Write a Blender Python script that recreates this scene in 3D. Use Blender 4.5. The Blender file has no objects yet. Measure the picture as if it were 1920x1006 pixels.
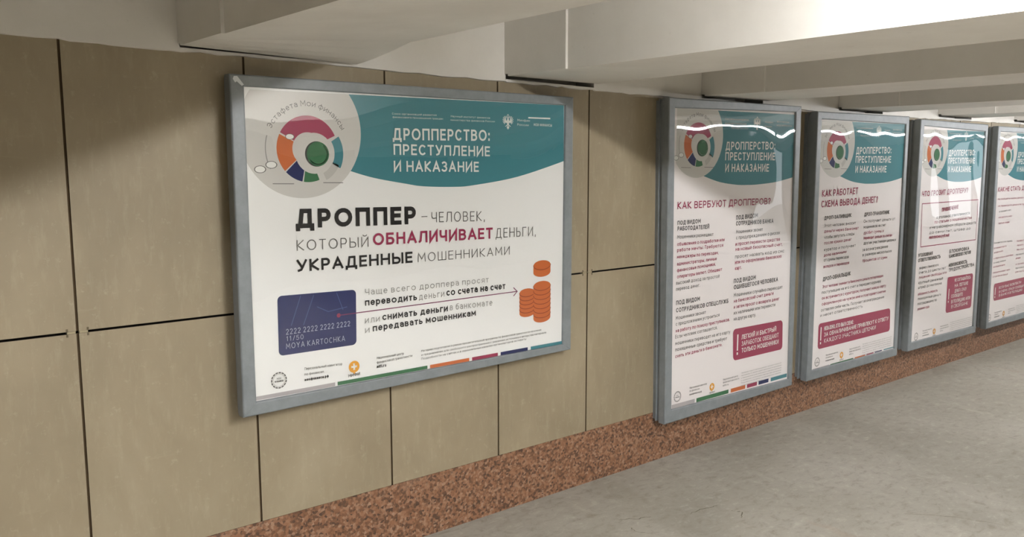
import bpy, bmesh, math, random
from mathutils import Vector, Matrix

R = math.radians
scene = bpy.context.scene
col = scene.collection


def lin(r, g, b):
    def f(c):
        c /= 255.0
        return c / 12.92 if c <= 0.04045 else ((c + 0.055) / 1.055) ** 2.4
    return (f(r), f(g), f(b), 1.0)


# ------------------------------------------------------------------ camera, world, exposure
CAM_Y, CAM_Z = -3.106, 1.70
YAW, PITCH, ROLL = R(39.138), R(-7.356), R(-0.053)
cam_data = bpy.data.cameras.new('camera')
cam = bpy.data.objects.new('camera', cam_data)
col.objects.link(cam)
cam_data.sensor_fit = 'HORIZONTAL'
cam_data.sensor_width = 36.0
cam_data.lens = 1600.7 / 1920.0 * 36.0
cam_data.clip_start = 0.05
fw = Vector((math.sin(YAW) * math.cos(PITCH), math.cos(YAW) * math.cos(PITCH), math.sin(PITCH)))
rt = fw.cross(Vector((0, 0, 1))).normalized()
up = rt.cross(fw)
rt2 = rt * math.cos(ROLL) + up * math.sin(ROLL)
up2 = up * math.cos(ROLL) - rt * math.sin(ROLL)
M = Matrix((rt2, up2, -fw)).transposed().to_4x4()
M.translation = Vector((0, CAM_Y, CAM_Z))
cam.matrix_world = M
scene.camera = cam

world = bpy.data.worlds.new('daylight')
scene.world = world
world.use_nodes = True
world.node_tree.nodes['Background'].inputs[0].default_value = (0.93, 0.97, 1.0, 1)
world.node_tree.nodes['Background'].inputs[1].default_value = 1.8

scene.view_settings.view_transform = 'Standard'
scene.view_settings.look = 'None'
scene.view_settings.gamma = 1.0
scene.view_settings.use_curve_mapping = False
scene.view_settings.exposure = 0.0

TUBE_STRENGTH = 680.0
BATTEN_STRENGTH = 240.0

# ------------------------------------------------------------------ materials
MAT = {}


def mat(name, rgb, rough=0.6, metallic=0.0, spec=0.5):
    m = bpy.data.materials.new(name)
    m.use_nodes = True
    b = m.node_tree.nodes['Principled BSDF']
    b.inputs['Base Color'].default_value = lin(*rgb)
    b.inputs['Roughness'].default_value = rough
    b.inputs['Metallic'].default_value = metallic
    b.inputs['Specular IOR Level'].default_value = spec
    MAT[name] = m
    return m


class N:
    """a small wrapper for node trees"""
    def __init__(s, m):
        s.t = m.node_tree
        s.b = s.t.nodes['Principled BSDF']
        s.co = s.t.nodes.new('ShaderNodeTexCoord').outputs['Object']

    def mapping(s, scale, loc=(0, 0, 0), src=None):
        n = s.t.nodes.new('ShaderNodeMapping')
        n.inputs['Scale'].default_value = scale
        n.inputs['Location'].default_value = loc
        s.t.links.new(src or s.co, n.inputs['Vector'])
        return n.outputs[0]

    def noise(s, vec, scale, detail=4, rough=0.6, dist=0.0):
        n = s.t.nodes.new('ShaderNodeTexNoise')
        n.inputs['Scale'].default_value = scale
        n.inputs['Detail'].default_value = detail
        n.inputs['Roughness'].default_value = rough
        n.inputs['Distortion'].default_value = dist
        s.t.links.new(vec, n.inputs['Vector'])
        return n.outputs['Fac']

    def voronoi(s, vec, scale, out='Color', feature='F1'):
        n = s.t.nodes.new('ShaderNodeTexVoronoi')
        n.feature = feature
        n.inputs['Scale'].default_value = scale
        s.t.links.new(vec, n.inputs['Vector'])
        return n.outputs[out]

    def ramp(s, fac, stops):
        n = s.t.nodes.new('ShaderNodeValToRGB')
        e = n.color_ramp.elements
        while len(e) < len(stops):
            e.new(0.5)
        for i, (p, c) in enumerate(stops):
            e[i].position = p
            e[i].color = c if len(c) == 4 else lin(*c)
        s.t.links.new(fac, n.inputs[0])
        return n.outputs[0]

    def mix(s, a, b, fac, mode='MIX'):
        n = s.t.nodes.new('ShaderNodeMix')
        n.data_type = 'RGBA'
        n.blend_type = mode
        for v, i in ((fac, 0), (a, 6), (b, 7)):
            if isinstance(v, (int, float)):
                n.inputs[i].default_value = v
            elif isinstance(v, tuple):
                n.inputs[i].default_value = v
            else:
                s.t.links.new(v, n.inputs[i])
        return n.outputs[2]

    def color(s, out):
        s.t.links.new(out, s.b.inputs['Base Color'])

    def rough(s, out):
        s.t.links.new(out, s.b.inputs['Roughness'])

    def bump(s, out, strength, dist=0.01):
        n = s.t.nodes.new('ShaderNodeBump')
        n.inputs['Strength'].default_value = strength
        n.inputs['Distance'].default_value = dist
        s.t.links.new(out, n.inputs['Height'])
        s.t.links.new(n.outputs[0], s.b.inputs['Normal'])


W1, W0 = (1, 1, 1, 1), (0, 0, 0, 1)

# beige stone-look cladding panels
m = mat('panel_beige', (172, 160, 128), 0.55, spec=0.35)
n = N(m)
a = n.noise(n.mapping((1, 1, 0.55)), 2.2, 5, 0.62, 0.3)
c = n.ramp(a, [(0.3, (133, 121, 98)), (0.5, (144, 131, 107)), (0.72, (155, 143, 119))])
st = n.noise(n.mapping((26, 26, 6.0)), 1.0, 5, 0.7)
c = n.mix(c, lin(186, 177, 150), n.ramp(st, [(0.52, W0), (0.80, (0.26, 0.26, 0.26, 1))]))
st2 = n.noise(n.mapping((5, 5, 40.0)), 1.0, 4, 0.7)
c = n.mix(c, lin(182, 173, 146), n.ramp(st2, [(0.62, W0), (0.86, (0.28, 0.28, 0.28, 1))]))
fl = n.noise(n.co, 26, 5, 0.75)
c = n.mix(c, lin(190, 182, 156), n.ramp(fl, [(0.58, W0), (0.76, (0.38, 0.38, 0.38, 1))]))
n.color(c)
n.bump(fl, 0.05)

mat('joint_dark', (74, 61, 44), 0.9, spec=0.1)
mat('joint_deep', (30, 26, 22), 0.95, spec=0.05)
mat('clip_beige', (150, 138, 108), 0.6)
mat('clip_dark', (92, 80, 58), 0.7)

# speckled red-brown granite
m = mat('granite', (130, 92, 68), 0.42, spec=0.4)
n = N(m)
v = n.voronoi(n.co, 92)
sep = n.t.nodes.new('ShaderNodeSeparateColor')
n.t.links.new(v, sep.inputs[0])
c = n.ramp(sep.outputs[0], [(0.0, (68, 50, 40)), (0.2, (108, 77, 56)), (0.5, (132, 94, 68)), (0.8, (143, 108, 84)), (1.0, (154, 126, 105))])
nz = n.noise(n.co, 45, 4, 0.7)
c = n.mix(c, lin(74, 56, 44), n.ramp(nz, [(0.52, W0), (0.66, (0.75, 0.75, 0.75, 1))]))
big = n.noise(n.co, 1.6, 3)
c = n.mix(c, lin(190, 160, 138), n.ramp(big, [(0.62, W0), (0.8, (0.35, 0.35, 0.35, 1))]))
n.color(c)

# worn concrete floor
m = mat('concrete_floor', (160, 155, 140), 0.7, spec=0.3)
n = N(m)
a = n.noise(n.mapping((1.0, 0.55, 1)), 1.5, 8, 0.62, 0.6)
c = n.ramp(a, [(0.28, (134, 129, 118)), (0.5, (148, 143, 132)), (0.72, (160, 155, 145))])
b2 = n.noise(n.mapping((0.8, 2.2, 1)), 3.2, 8, 0.7, 1.2)
c = n.mix(c, lin(118, 112, 98), n.ramp(b2, [(0.57, W0), (0.76, (0.4, 0.4, 0.4, 1))]))
b3 = n.noise(n.mapping((1.6, 0.6, 1), (3, 7, 0)), 4.0, 9, 0.75, 0.8)
c = n.mix(c, lin(184, 180, 168), n.ramp(b3, [(0.58, W0), (0.78, (0.5, 0.5, 0.5, 1))]))
md = n.noise(n.mapping((1, 1.6, 1), (5, 1, 0)), 13, 7, 0.75, 0.5)
c = n.mix(c, lin(112, 106, 94), n.ramp(md, [(0.52, W0), (0.72, (0.7, 0.7, 0.7, 1))]))
c = n.mix(c, lin(182, 177, 166), n.ramp(md, [(0.30, (0.5, 0.5, 0.5, 1)), (0.45, W0)]))
sp = n.noise(n.co, 42, 6, 0.8)
c = n.mix(c, lin(96, 90, 78), n.ramp(sp, [(0.60, W0), (0.72, (0.6, 0.6, 0.6, 1))]))
rs = n.noise(n.mapping((3.2, 0.7, 1), (-1.4, 2, 0)), 1.3, 5, 0.6)
c = n.mix(c, lin(150, 118, 96), n.ramp(rs, [(0.63, W0), (0.78, (0.4, 0.4, 0.4, 1))]))
n.color(c)
n.rough(n.ramp(a, [(0.3, (0.5, 0.5, 0.5, 1)), (0.7, (0.75, 0.75, 0.75, 1))]))
n.bump(b3, 0.08)
mat('crack_dark', (96, 90, 76), 0.9)

# white painted plaster
m = mat('plaster', (214, 209, 198), 0.75, spec=0.25)
n = N(m)
a = n.noise(n.co, 2.0, 6, 0.6)
c = n.ramp(a, [(0.3, (214, 210, 202)), (0.7, (228, 225, 218))])
d = n.noise(n.co, 22, 6, 0.75)
c = n.mix(c, lin(150, 143, 128), n.ramp(d, [(0.64, W0), (0.80, (0.4, 0.4, 0.4, 1))]))
n.color(c)
n.bump(n.noise(n.co, 14, 6, 0.7), 0.12)

# grey painted metal of the poster cases
m = mat('grey_metal', (138, 147, 153), 0.42, 0.0, 0.5)
n = N(m)
a = n.noise(n.co, 18, 5, 0.65)
n.color(n.ramp(a, [(0.3, (114, 119, 121)), (0.7, (127, 132, 134))]))
mat('grey_metal_dark', (104, 110, 114), 0.5)
mat('scuffed_metal', (198, 202, 204), 0.45)
mat('lamp_white', (230, 230, 225), 0.5)
mat('far_wall', (118, 111, 95), 0.7)
mat('outdoor_paving', (190, 188, 182), 0.9)

INK = dict(paper=(240, 239, 236), paper_rosy=(238, 231, 229), disc=(208, 205, 199), teal=(64, 128, 138), teal_pale=(120, 165, 172), white=(238, 237, 232), crimson=(152, 46, 80),
           black=(26, 25, 26), darkgrey=(62, 60, 60), grey=(100, 98, 95), palegrey=(150, 148, 143), navy=(22, 34, 86),
           cardtext=(176, 182, 204), cardline=(66, 80, 128), orange=(196, 104, 54), orange_dark=(140, 66, 36), green=(52, 108, 70), gold=(224, 158, 48),
           pink=(158, 54, 86), stripe_grey=(176, 170, 170), plum=(120, 44, 84), faint=(190, 187, 181))
for k, v in INK.items():
    mat(k, v, 0.55, spec=0.2)

# clear plastic cover sheet: transparent, with the mirror reflection of a smooth sheet
m = bpy.data.materials.new('clear_sheet')
m.use_nodes = True
t = m.node_tree
for nd in list(t.nodes):
    if nd.type != 'OUTPUT_MATERIAL':
        t.nodes.remove(nd)
out = t.nodes['Material Output']
tr = t.nodes.new('ShaderNodeBsdfTransparent')
tr.inputs[0].default_value = (0.96, 0.965, 0.96, 1)
gl = t.nodes.new('ShaderNodeBsdfGlossy')
gl.inputs['Roughness'].default_value = 0.015
fr = t.nodes.new('ShaderNodeFresnel')
geo = t.nodes.new('ShaderNodeNewGeometry')
ior = t.nodes.new('ShaderNodeMapRange')      # a thin sheet mirrors alike from both sides
ior.inputs['To Min'].default_value = 1.82
ior.inputs['To Max'].default_value = 1 / 1.82
t.links.new(geo.outputs['Backfacing'], ior.inputs['Value'])
t.links.new(ior.outputs[0], fr.inputs['IOR'])
mx = t.nodes.new('ShaderNodeMixShader')
t.links.new(fr.outputs[0], mx.inputs[0])
t.links.new(tr.outputs[0], mx.inputs[1])
t.links.new(gl.outputs[0], mx.inputs[2])
t.links.new(mx.outputs[0], out.inputs['Surface'])
MAT['clear_sheet'] = m

m = bpy.data.materials.new('tube_glow')
m.use_nodes = True
b = m.node_tree.nodes['Principled BSDF']
b.inputs['Emission Color'].default_value = (0.975, 0.975, 1.0, 1)
b.inputs['Emission Strength'].default_value = TUBE_STRENGTH
MAT['tube_glow'] = m
m = m.copy()
m.name = 'batten_glow'
m.node_tree.nodes['Principled BSDF'].inputs['Emission Strength'].default_value = BATTEN_STRENGTH
MAT['batten_glow'] = m


# ------------------------------------------------------------------ mesh helpers
class MB:
    """collects geometry and links it as one mesh object"""
    def __init__(s):
        s.v, s.f, s.mi, s.mats = [], [], [], []

    def slot(s, name):
        if name not in s.mats:
            s.mats.append(name)
        return s.mats.index(name)

    def face(s, pts, mname):
        i = len(s.v)
        s.v.extend([tuple(p) for p in pts])
        s.f.append(tuple(range(i, i + len(pts))))
        s.mi.append(s.slot(mname))

    def box(s, x0, x1, y0, y1, z0, z1, mname):
        P = [(x, y, z) for z in (z0, z1) for y in (y0, y1) for x in (x0, x1)]
        for q in ((0, 2, 3, 1), (4, 5, 7, 6), (0, 1, 5, 4), (2, 6, 7, 3), (0, 4, 6, 2), (1, 3, 7, 5)):
            s.face([P[k] for k in q], mname)

    def cyl(s, p0, p1, r, mname, n=14, cap=True):
        p0, p1 = Vector(p0), Vector(p1)
        d = (p1 - p0).normalized()
        a = d.orthogonal().normalized()
        b_ = d.cross(a)
        ring = [(a * math.cos(2 * math.pi * k / n) + b_ * math.sin(2 * math.pi * k / n)) * r for k in range(n)]
        for k in range(n):
            l = (k + 1) % n
            s.face([p0 + ring[k], p0 + ring[l], p1 + ring[l], p1 + ring[k]], mname)
        if cap:
            s.face([p0 + q for q in reversed(ring)], mname)
            s.face([p1 + q for q in ring], mname)

    def build(s, name, parent=None, kind=None, merge=True, smooth=False):
        me = bpy.data.meshes.new(name)
        me.from_pydata(s.v, [], s.f)
        for k in s.mats:
            me.materials.append(MAT[k])
        me.polygons.foreach_set('material_index', s.mi)
        if merge:
            bm = bmesh.new()
            bm.from_mesh(me)
            bmesh.ops.remove_doubles(bm, verts=bm.verts, dist=1e-5)
            bmesh.ops.recalc_face_normals(bm, faces=bm.faces)
            bm.to_mesh(me)
            bm.free()
        if smooth:
            me.polygons.foreach_set('use_smooth', [True] * len(me.polygons))
        o = bpy.data.objects.new(name, me)
        col.objects.link(o)
        if parent:
            o.parent = parent
            o.matrix_parent_inverse = parent.matrix_world.inverted()
        if kind:
            o['kind'] = kind
        return o


def empty(name, loc, label, cat, group=None):
    o = bpy.data.objects.new(name, None)
    o.empty_display_size = 0.1
    col.objects.link(o)
    o.location = loc
    o['label'] = label
    o['category'] = cat
    if group:
        o['group'] = group
    bpy.context.view_layer.update()
    return o


# ------------------------------------------------------------------ the room
X0, X1, YF = -7.0, 27.0, -6.8
ZJ, ZP, ZC = 1.122, 0.286, 2.5
rnd = random.Random(4)

f_ = MB()
f_.face([(X0, 0.02, 0), (X1, 0.02, 0), (X1, YF, 0), (X0, YF, 0)], 'concrete_floor')
floor = f_.build('floor', kind='structure')


def crack(pts, w):
    """thin dark crack following a jagged path on the floor"""
    c_ = MB()
    P = []
    for (xa, ya), (xb, yb) in zip(pts, pts[1:]):
        for k in range(5):
            t_ = k / 5
            P.append((xa + (xb - xa) * t_ + rnd.uniform(-.006, .006), ya + (yb - ya) * t_ + rnd.uniform(-.006, .006)))
    P.append(pts[-1])
    for k, (A, B) in enumerate(zip(P, P[1:])):
        wa = w * (0.35 + 0.65 * math.sin(math.pi * k / len(P))) * rnd.uniform(0.5, 1)
        wb = w * (0.35 + 0.65 * math.sin(math.pi * (k + 1) / len(P)))
        c_.face([(A[0], A[1] - wa / 2, .0006), (B[0], B[1] - wb / 2, .0006), (B[0], B[1] + wb / 2, .0006), (A[0], A[1] + wa / 2, .0006)], 'crack_dark')
    return c_.build('crack', floor)


crack([(2.834, -.425), (2.90, -.475), (2.974, -.501)], .006)
crack([(3.143, -.598), (3.24, -.60), (3.33, -.62)], .006)
crack([(2.813, -.50), (2.80, -.56), (2.83, -.64)], .006)
crack([(3.33, -.70), (3.36, -.74), (3.30, -.78)], .007)
crack([(3.95, -1.25), (4.1, -1.42), (4.18, -1.62)], .006)

def z_edge(x):
    return max(1.995, 2.083 - 0.0185 * (x - 0.485))


def beam_at(k):
    if k == 0:
        return 1.02, 1.755, 2.086, -.004, .058, -.05, 2.068
    if k == 1:
        return 2.475, 3.05, 2.067, .005, .003, .0, 2.064
    xl = 1.02 + 1.43 * k
    zb = z_edge(xl + .3) + .024
    return xl, xl + .59, zb, .003, .002, .0, zb


BEAMS = [beam_at(k) for k in range(-6, 17)]


# cladding wall: panels with open joints, one connected relief
JX = [0.646 - 0.6 * k for k in range(12, 0, -1)] + [0.646, 1.257, 1.852, 2.443, 3.023] + [3.023 + 0.59 * k for k in range(1, 41)]
JX = [x for x in JX if X0 + .1 < x < X1 - .1]
hw = 0.0042
xs = [X0]
for x in JX:
    xs += [x - hw, x + hw]
xs.append(X1)
zs = [ZP, ZJ - hw, ZJ + hw, None]        # the top follows the plaster edge


def cell_y(i, j):
    if j == 1:
        return 0.03
    return 0.0 if i % 2 == 0 else 0.006


w_ = MB()


def zz(j, x):
    return zs[j] if zs[j] is not None else z_edge(x) + .004


for i in range(len(xs) - 1):
    for j in range(len(zs) - 1):
        y = cell_y(i, j)
        mm = 'panel_beige' if y == 0 else ('joint_deep' if y == 0.03 else 'joint_dark')
        w_.face([(xs[i], y, zs[j]), (xs[i + 1], y, zs[j]), (xs[i + 1], y, zz(j + 1, xs[i + 1])), (xs[i], y, zz(j + 1, xs[i]))], mm)
        if i + 1 < len(xs) - 1 and cell_y(i + 1, j) != y:
            y2 = cell_y(i + 1, j)
            w_.face([(xs[i + 1], y, zs[j]), (xs[i + 1], y2, zs[j]), (xs[i + 1], y2, zz(j + 1, xs[i + 1])), (xs[i + 1], y, zz(j + 1, xs[i + 1]))], 'joint_dark')
        if j + 1 < len(zs) - 1 and cell_y(i, j + 1) != y:
            y2 = cell_y(i, j + 1)
            w_.face([(xs[i], y, zs[j + 1]), (xs[i + 1], y, zs[j + 1]), (xs[i + 1], y2, zs[j + 1]), (xs[i], y2, zs[j + 1])], 'joint_deep')
w_.face([(X0, 0, ZP), (X1, 0, ZP), (X1, 0.04, ZP), (X0, 0.04, ZP)], 'joint_deep')
wall_back = w_.build('wall_back', kind='structure')

# small metal clips that hold the panels where the joints cross, and below the plaster
for x in [-0.554, 0.046, 0.646, 1.257, 3.023]:
    for sx in (-1, 1):
        c_ = MB()
        xa, xb = sorted((x + sx * 0.006, x + sx * 0.032))
        c_.box(xa, xb, -0.0006, 0.02, ZJ - 0.0035, ZJ + 0.0035, 'clip_beige')
        xc = x + sx * 0.032
        for sz in (-1, 1):
            za, zb = sorted((ZJ + sz * 0.005, ZJ + sz * 0.014))
            c_.box(xc - 0.003, xc + 0.003, -0.0016, 0.002, za, zb, 'clip_dark')
        c_.build('panel_clip', wall_back)

# granite plinth, slightly behind the panels
g_ = MB()
for k in range(29):
    xa = -7.0 + 1.19 * k
    xb = min(xa + 1.19, X1)
    if xb <= xa:
        break
    g_.face([(xa, 0.004, 0), (xb, 0.004, 0), (xb, 0.004, ZP - 0.003), (xa, 0.004, ZP - 0.003)], 'granite')
    g_.face([(xa, 0.004, ZP - 0.003), (xb, 0.004, ZP - 0.003), (xb, 0.04, ZP - 0.003), (xa, 0.04, ZP - 0.003)], 'granite')
g_.build('baseboard_back', kind='structure')


# plaster above the panels: ragged lower edge
p_ = MB()
px = X0
cuts = sorted([b_[0] + .006 for b_ in BEAMS] + [b_[1] + b_[5] - .006 for b_ in BEAMS])
row = []
while px < X1:
    row.append(px)
    px += rnd.uniform(0.03, 0.09) if -0.5 < px < 9 else 0.3
row = sorted(set(row + [c for c in cuts if X0 < c < X1] + [X1]))
row = [(x, z_edge(x) + rnd.uniform(-.0035, .0035)) for x in row]
for (xa, za), (xb, zb) in zip(row, row[1:]):
    xm = (xa + xb) / 2
    slot = any(b_[0] + .006 < xm < b_[1] + b_[5] - .006 for b_ in BEAMS)
    p_.face([(xa, 0.0, za - .002), (xb, 0.0, zb - .002), (xb, -0.012, zb), (xa, -0.012, za)], 'plaster')
    if not slot:
        p_.face([(xa, -0.012, za), (xb, -0.012, zb), (xb, -0.012, ZC), (xa, -0.012, ZC)], 'plaster')
        continue
    # below a beam the wall head is only a narrow lip, with an open slot above it
    la, lb = z_edge(xa) + .011, z_edge(xb) + .011
    p_.face([(xa, -0.012, za), (xb, -0.012, zb), (xb, -0.012, lb), (xa, -0.012, la)], 'plaster')
    p_.face([(xa, -0.012, la), (xb, -0.012, lb), (xb, 0.12, lb), (xa, 0.12, la)], 'plaster')
    p_.face([(xa, 0.12, la), (xb, 0.12, lb), (xb, 0.12, ZC), (xa, 0.12, ZC)], 'plaster')
    for x_, l_ in ((xa, la), (xb, lb)):
        if any(abs(x_ - c) < 1e-6 for c in cuts):
            p_.face([(x_, -0.012, l_), (x_, 0.12, l_), (x_, 0.12, ZC), (x_, -0.012, ZC)], 'plaster')
p_.build('trim_1', kind='structure')

# ceiling slab and its beams
c_ = MB()
c_.box(X0, X1, YF, 0.12, ZC, ZC + 0.1, 'plaster')
ceiling = c_.build('ceiling', kind='structure')


def beam(xl, xr, zb, rise_l, rise_r, flare, zr):
    """beam across the passage: a wider bearing block at the wall, an open slot above its bearing, then the beam to the far wall"""
    m_ = MB()
    S = []      # sections: y, left x, right x, left z, right z
    S.append((-0.0122, xl, xr + flare, zb + .012, zr + .012))
    S.append((-0.036, xl, xr + flare, zb + .012, zr + .012))
    S.append((-0.0361, xl, xr + flare, zb + .002, zr))
    for y in (-.10, -.16, -.25, -.35):
        t_ = min(1, (-y - .045) / .3)
        S.append((y, xl, xr + flare * (1 - t_) ** 2, zb + .002 + rise_l * -y, zr + rise_r * t_))
    S.append((-0.42, xl, xr, zb + .002 + rise_l * .42, zr + rise_r))
    S.append((-0.4201, xl + .012, xr, zb + .002 + rise_l * .42, zr + rise_r))
    for k in range(1, 14):
        y = -0.42 + (YF + 0.42) * k / 13
        yy = min(-y, 3.0)
        S.append((y, xl + .012, xr, zb + .002 + rise_l * yy, zr + rise_r + .006 * min(yy, 3)))
    for A, B in zip(S, S[1:]):
        m_.face([(A[1], A[0], A[3]), (B[1], B[0], B[3]), (B[1], B[0], ZC), (A[1], A[0], ZC)], 'plaster')
        m_.face([(A[2], A[0], A[4]), (A[2], A[0], ZC), (B[2], B[0], ZC), (B[2], B[0], B[4])], 'plaster')
        m_.face([(A[1], A[0], A[3]), (A[2], A[0], A[4]), (B[2], B[0], B[4]), (B[1], B[0], B[3])], 'plaster')
    return m_.build('beam', ceiling)


for b_ in BEAMS:
    beam(*b_)

# the other walls, with two openings to daylight in the far one
q_ = MB()
ops = [(13.8, 15.5, 0.0, 2.0), (21.9, 24.2, 0.0, 2.0)]
edge = X0
for xa, xb, za, zb in ops:
    q_.box(edge, xa, YF - .25, YF, 0, ZC, 'far_wall')
    q_.box(xa, xb, YF - .25, YF, zb, ZC, 'far_wall')
    edge = xb
q_.box(edge, X1, YF - .25, YF, 0, ZC, 'far_wall')
q_.build('wall_front', kind='structure')
q_ = MB()
q_.box(X0 - .2, X0, YF, 0.04, 0, ZC, 'far_wall')
q_.build('wall_left', kind='structure')
q_ = MB()
q_.box(X1, X1 + .2, YF, 0.04, 0, ZC, 'far_wall')
q_.build('wall_right', kind='structure')
q_ = MB()
q_.box(12, 26, YF - 6, YF - .25, -0.1, -0.01, 'outdoor_paving')
q_.build('outdoor_ground', kind='structure')


# ------------------------------------------------------------------ tube lamps in the ceiling bays
def lamp_proto(x, y, label, group):
    z = 2.267
    t_ = empty('tube_lamp', (x, y, ZC), label, 'lamp', group)
    h_ = MB()
    h_.box(x - .03, x + .03, y - .62, y + .62, z + .035, z + .085, 'lamp_white')
    h_.build('housing', t_)
    for s in (-1, 1):
        r_ = MB()
        r_.cyl((x, y + s * .45, z + .08), (x, y + s * .45, ZC + .001), .006, 'lamp_white', 8)
        r_.build('hanger_rod', t_)
        e_ = MB()
        e_.box(x - .014, x + .014, y + s * .605 - .012, y + s * .605 + .012, z - .016, z + .04, 'lamp_white')
        e_.build('lamp_holder', t_)
    g2 = MB()
    g2.cyl((x, y - .594, z), (x, y + .594, z), .015, 'tube_glow', 16)
    g2.build('tube', t_, smooth=True)
    return t_


def copy_thing(o, loc, label=None, group=None):
    c0 = o.copy()
    col.objects.link(c0)
    c0.location = loc
    if label:
        c0['label'] = label
    if group:
        c0['group'] = group
    for ch in list(o.children):
        c1 = ch.copy()
        col.objects.link(c1)
        c1.parent = c0
        c1.matrix_parent_inverse = ch.matrix_parent_inverse.copy()
    return c0


LG = 'tube lamps between the ceiling beams'
proto = None
for x, y in ((2.043, -2.8), (2.043, -4.2), (2.043, -5.6), (-2.247, -3.6)):  # the last is an unseen lamp added to brighten the lower left wall
    lab = 'single tube lamp hanging between the two nearest white ceiling beams, lit' if x > 0 else 'added unseen fill lamp, a lit tube hanging between ceiling beams left of the wide poster'
    if proto is None:
        proto = lamp_proto(x, y, lab, LG)
    else:
        c_ = copy_thing(proto, (x, y, ZC), lab, LG)
        if x < 0:
            del c_['group']


def batten_proto(x, y, label, group):
    """tube batten fixed under the beams, running along the passage"""
    zs_ = 1.978
    t_ = empty('batten_lamp', (x, y, zs_), label, 'lamp', group)
    h_ = MB()
    h_.box(x - .709, x + .709, y - .010, y + .010, zs_ - .001, zs_ + .034, 'lamp_white')
    h_.build('housing', t_)
    g2 = MB()
    g2.cyl((x - .69, y, zs_ - .018), (x + .69, y, zs_ - .018), .008, 'batten_glow', 14)
    g2.build('tube', t_, smooth=True)
    for s_ in (-1, 1):
        e_ = MB()
        e_.box(x + s_ * .699 - .009, x + s_ * .699 + .009, y - .02, y + .02, zs_ - .034, zs_, 'lamp_white')
        e_.build('lamp_holder', t_)
    return t_


proto = None
LG = 'slim tube lamps in a row under the ceiling beams'
for i in range(13):
    x = 6.3 + 1.42 * i
    lab = 'slim white tube lamp fixed under the far ceiling beams, lit'
    if proto is None:
        proto = batten_proto(x, -1.8, lab, LG)
    else:
        copy_thing(proto, (x, -1.8, 1.978), lab, LG)

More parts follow.
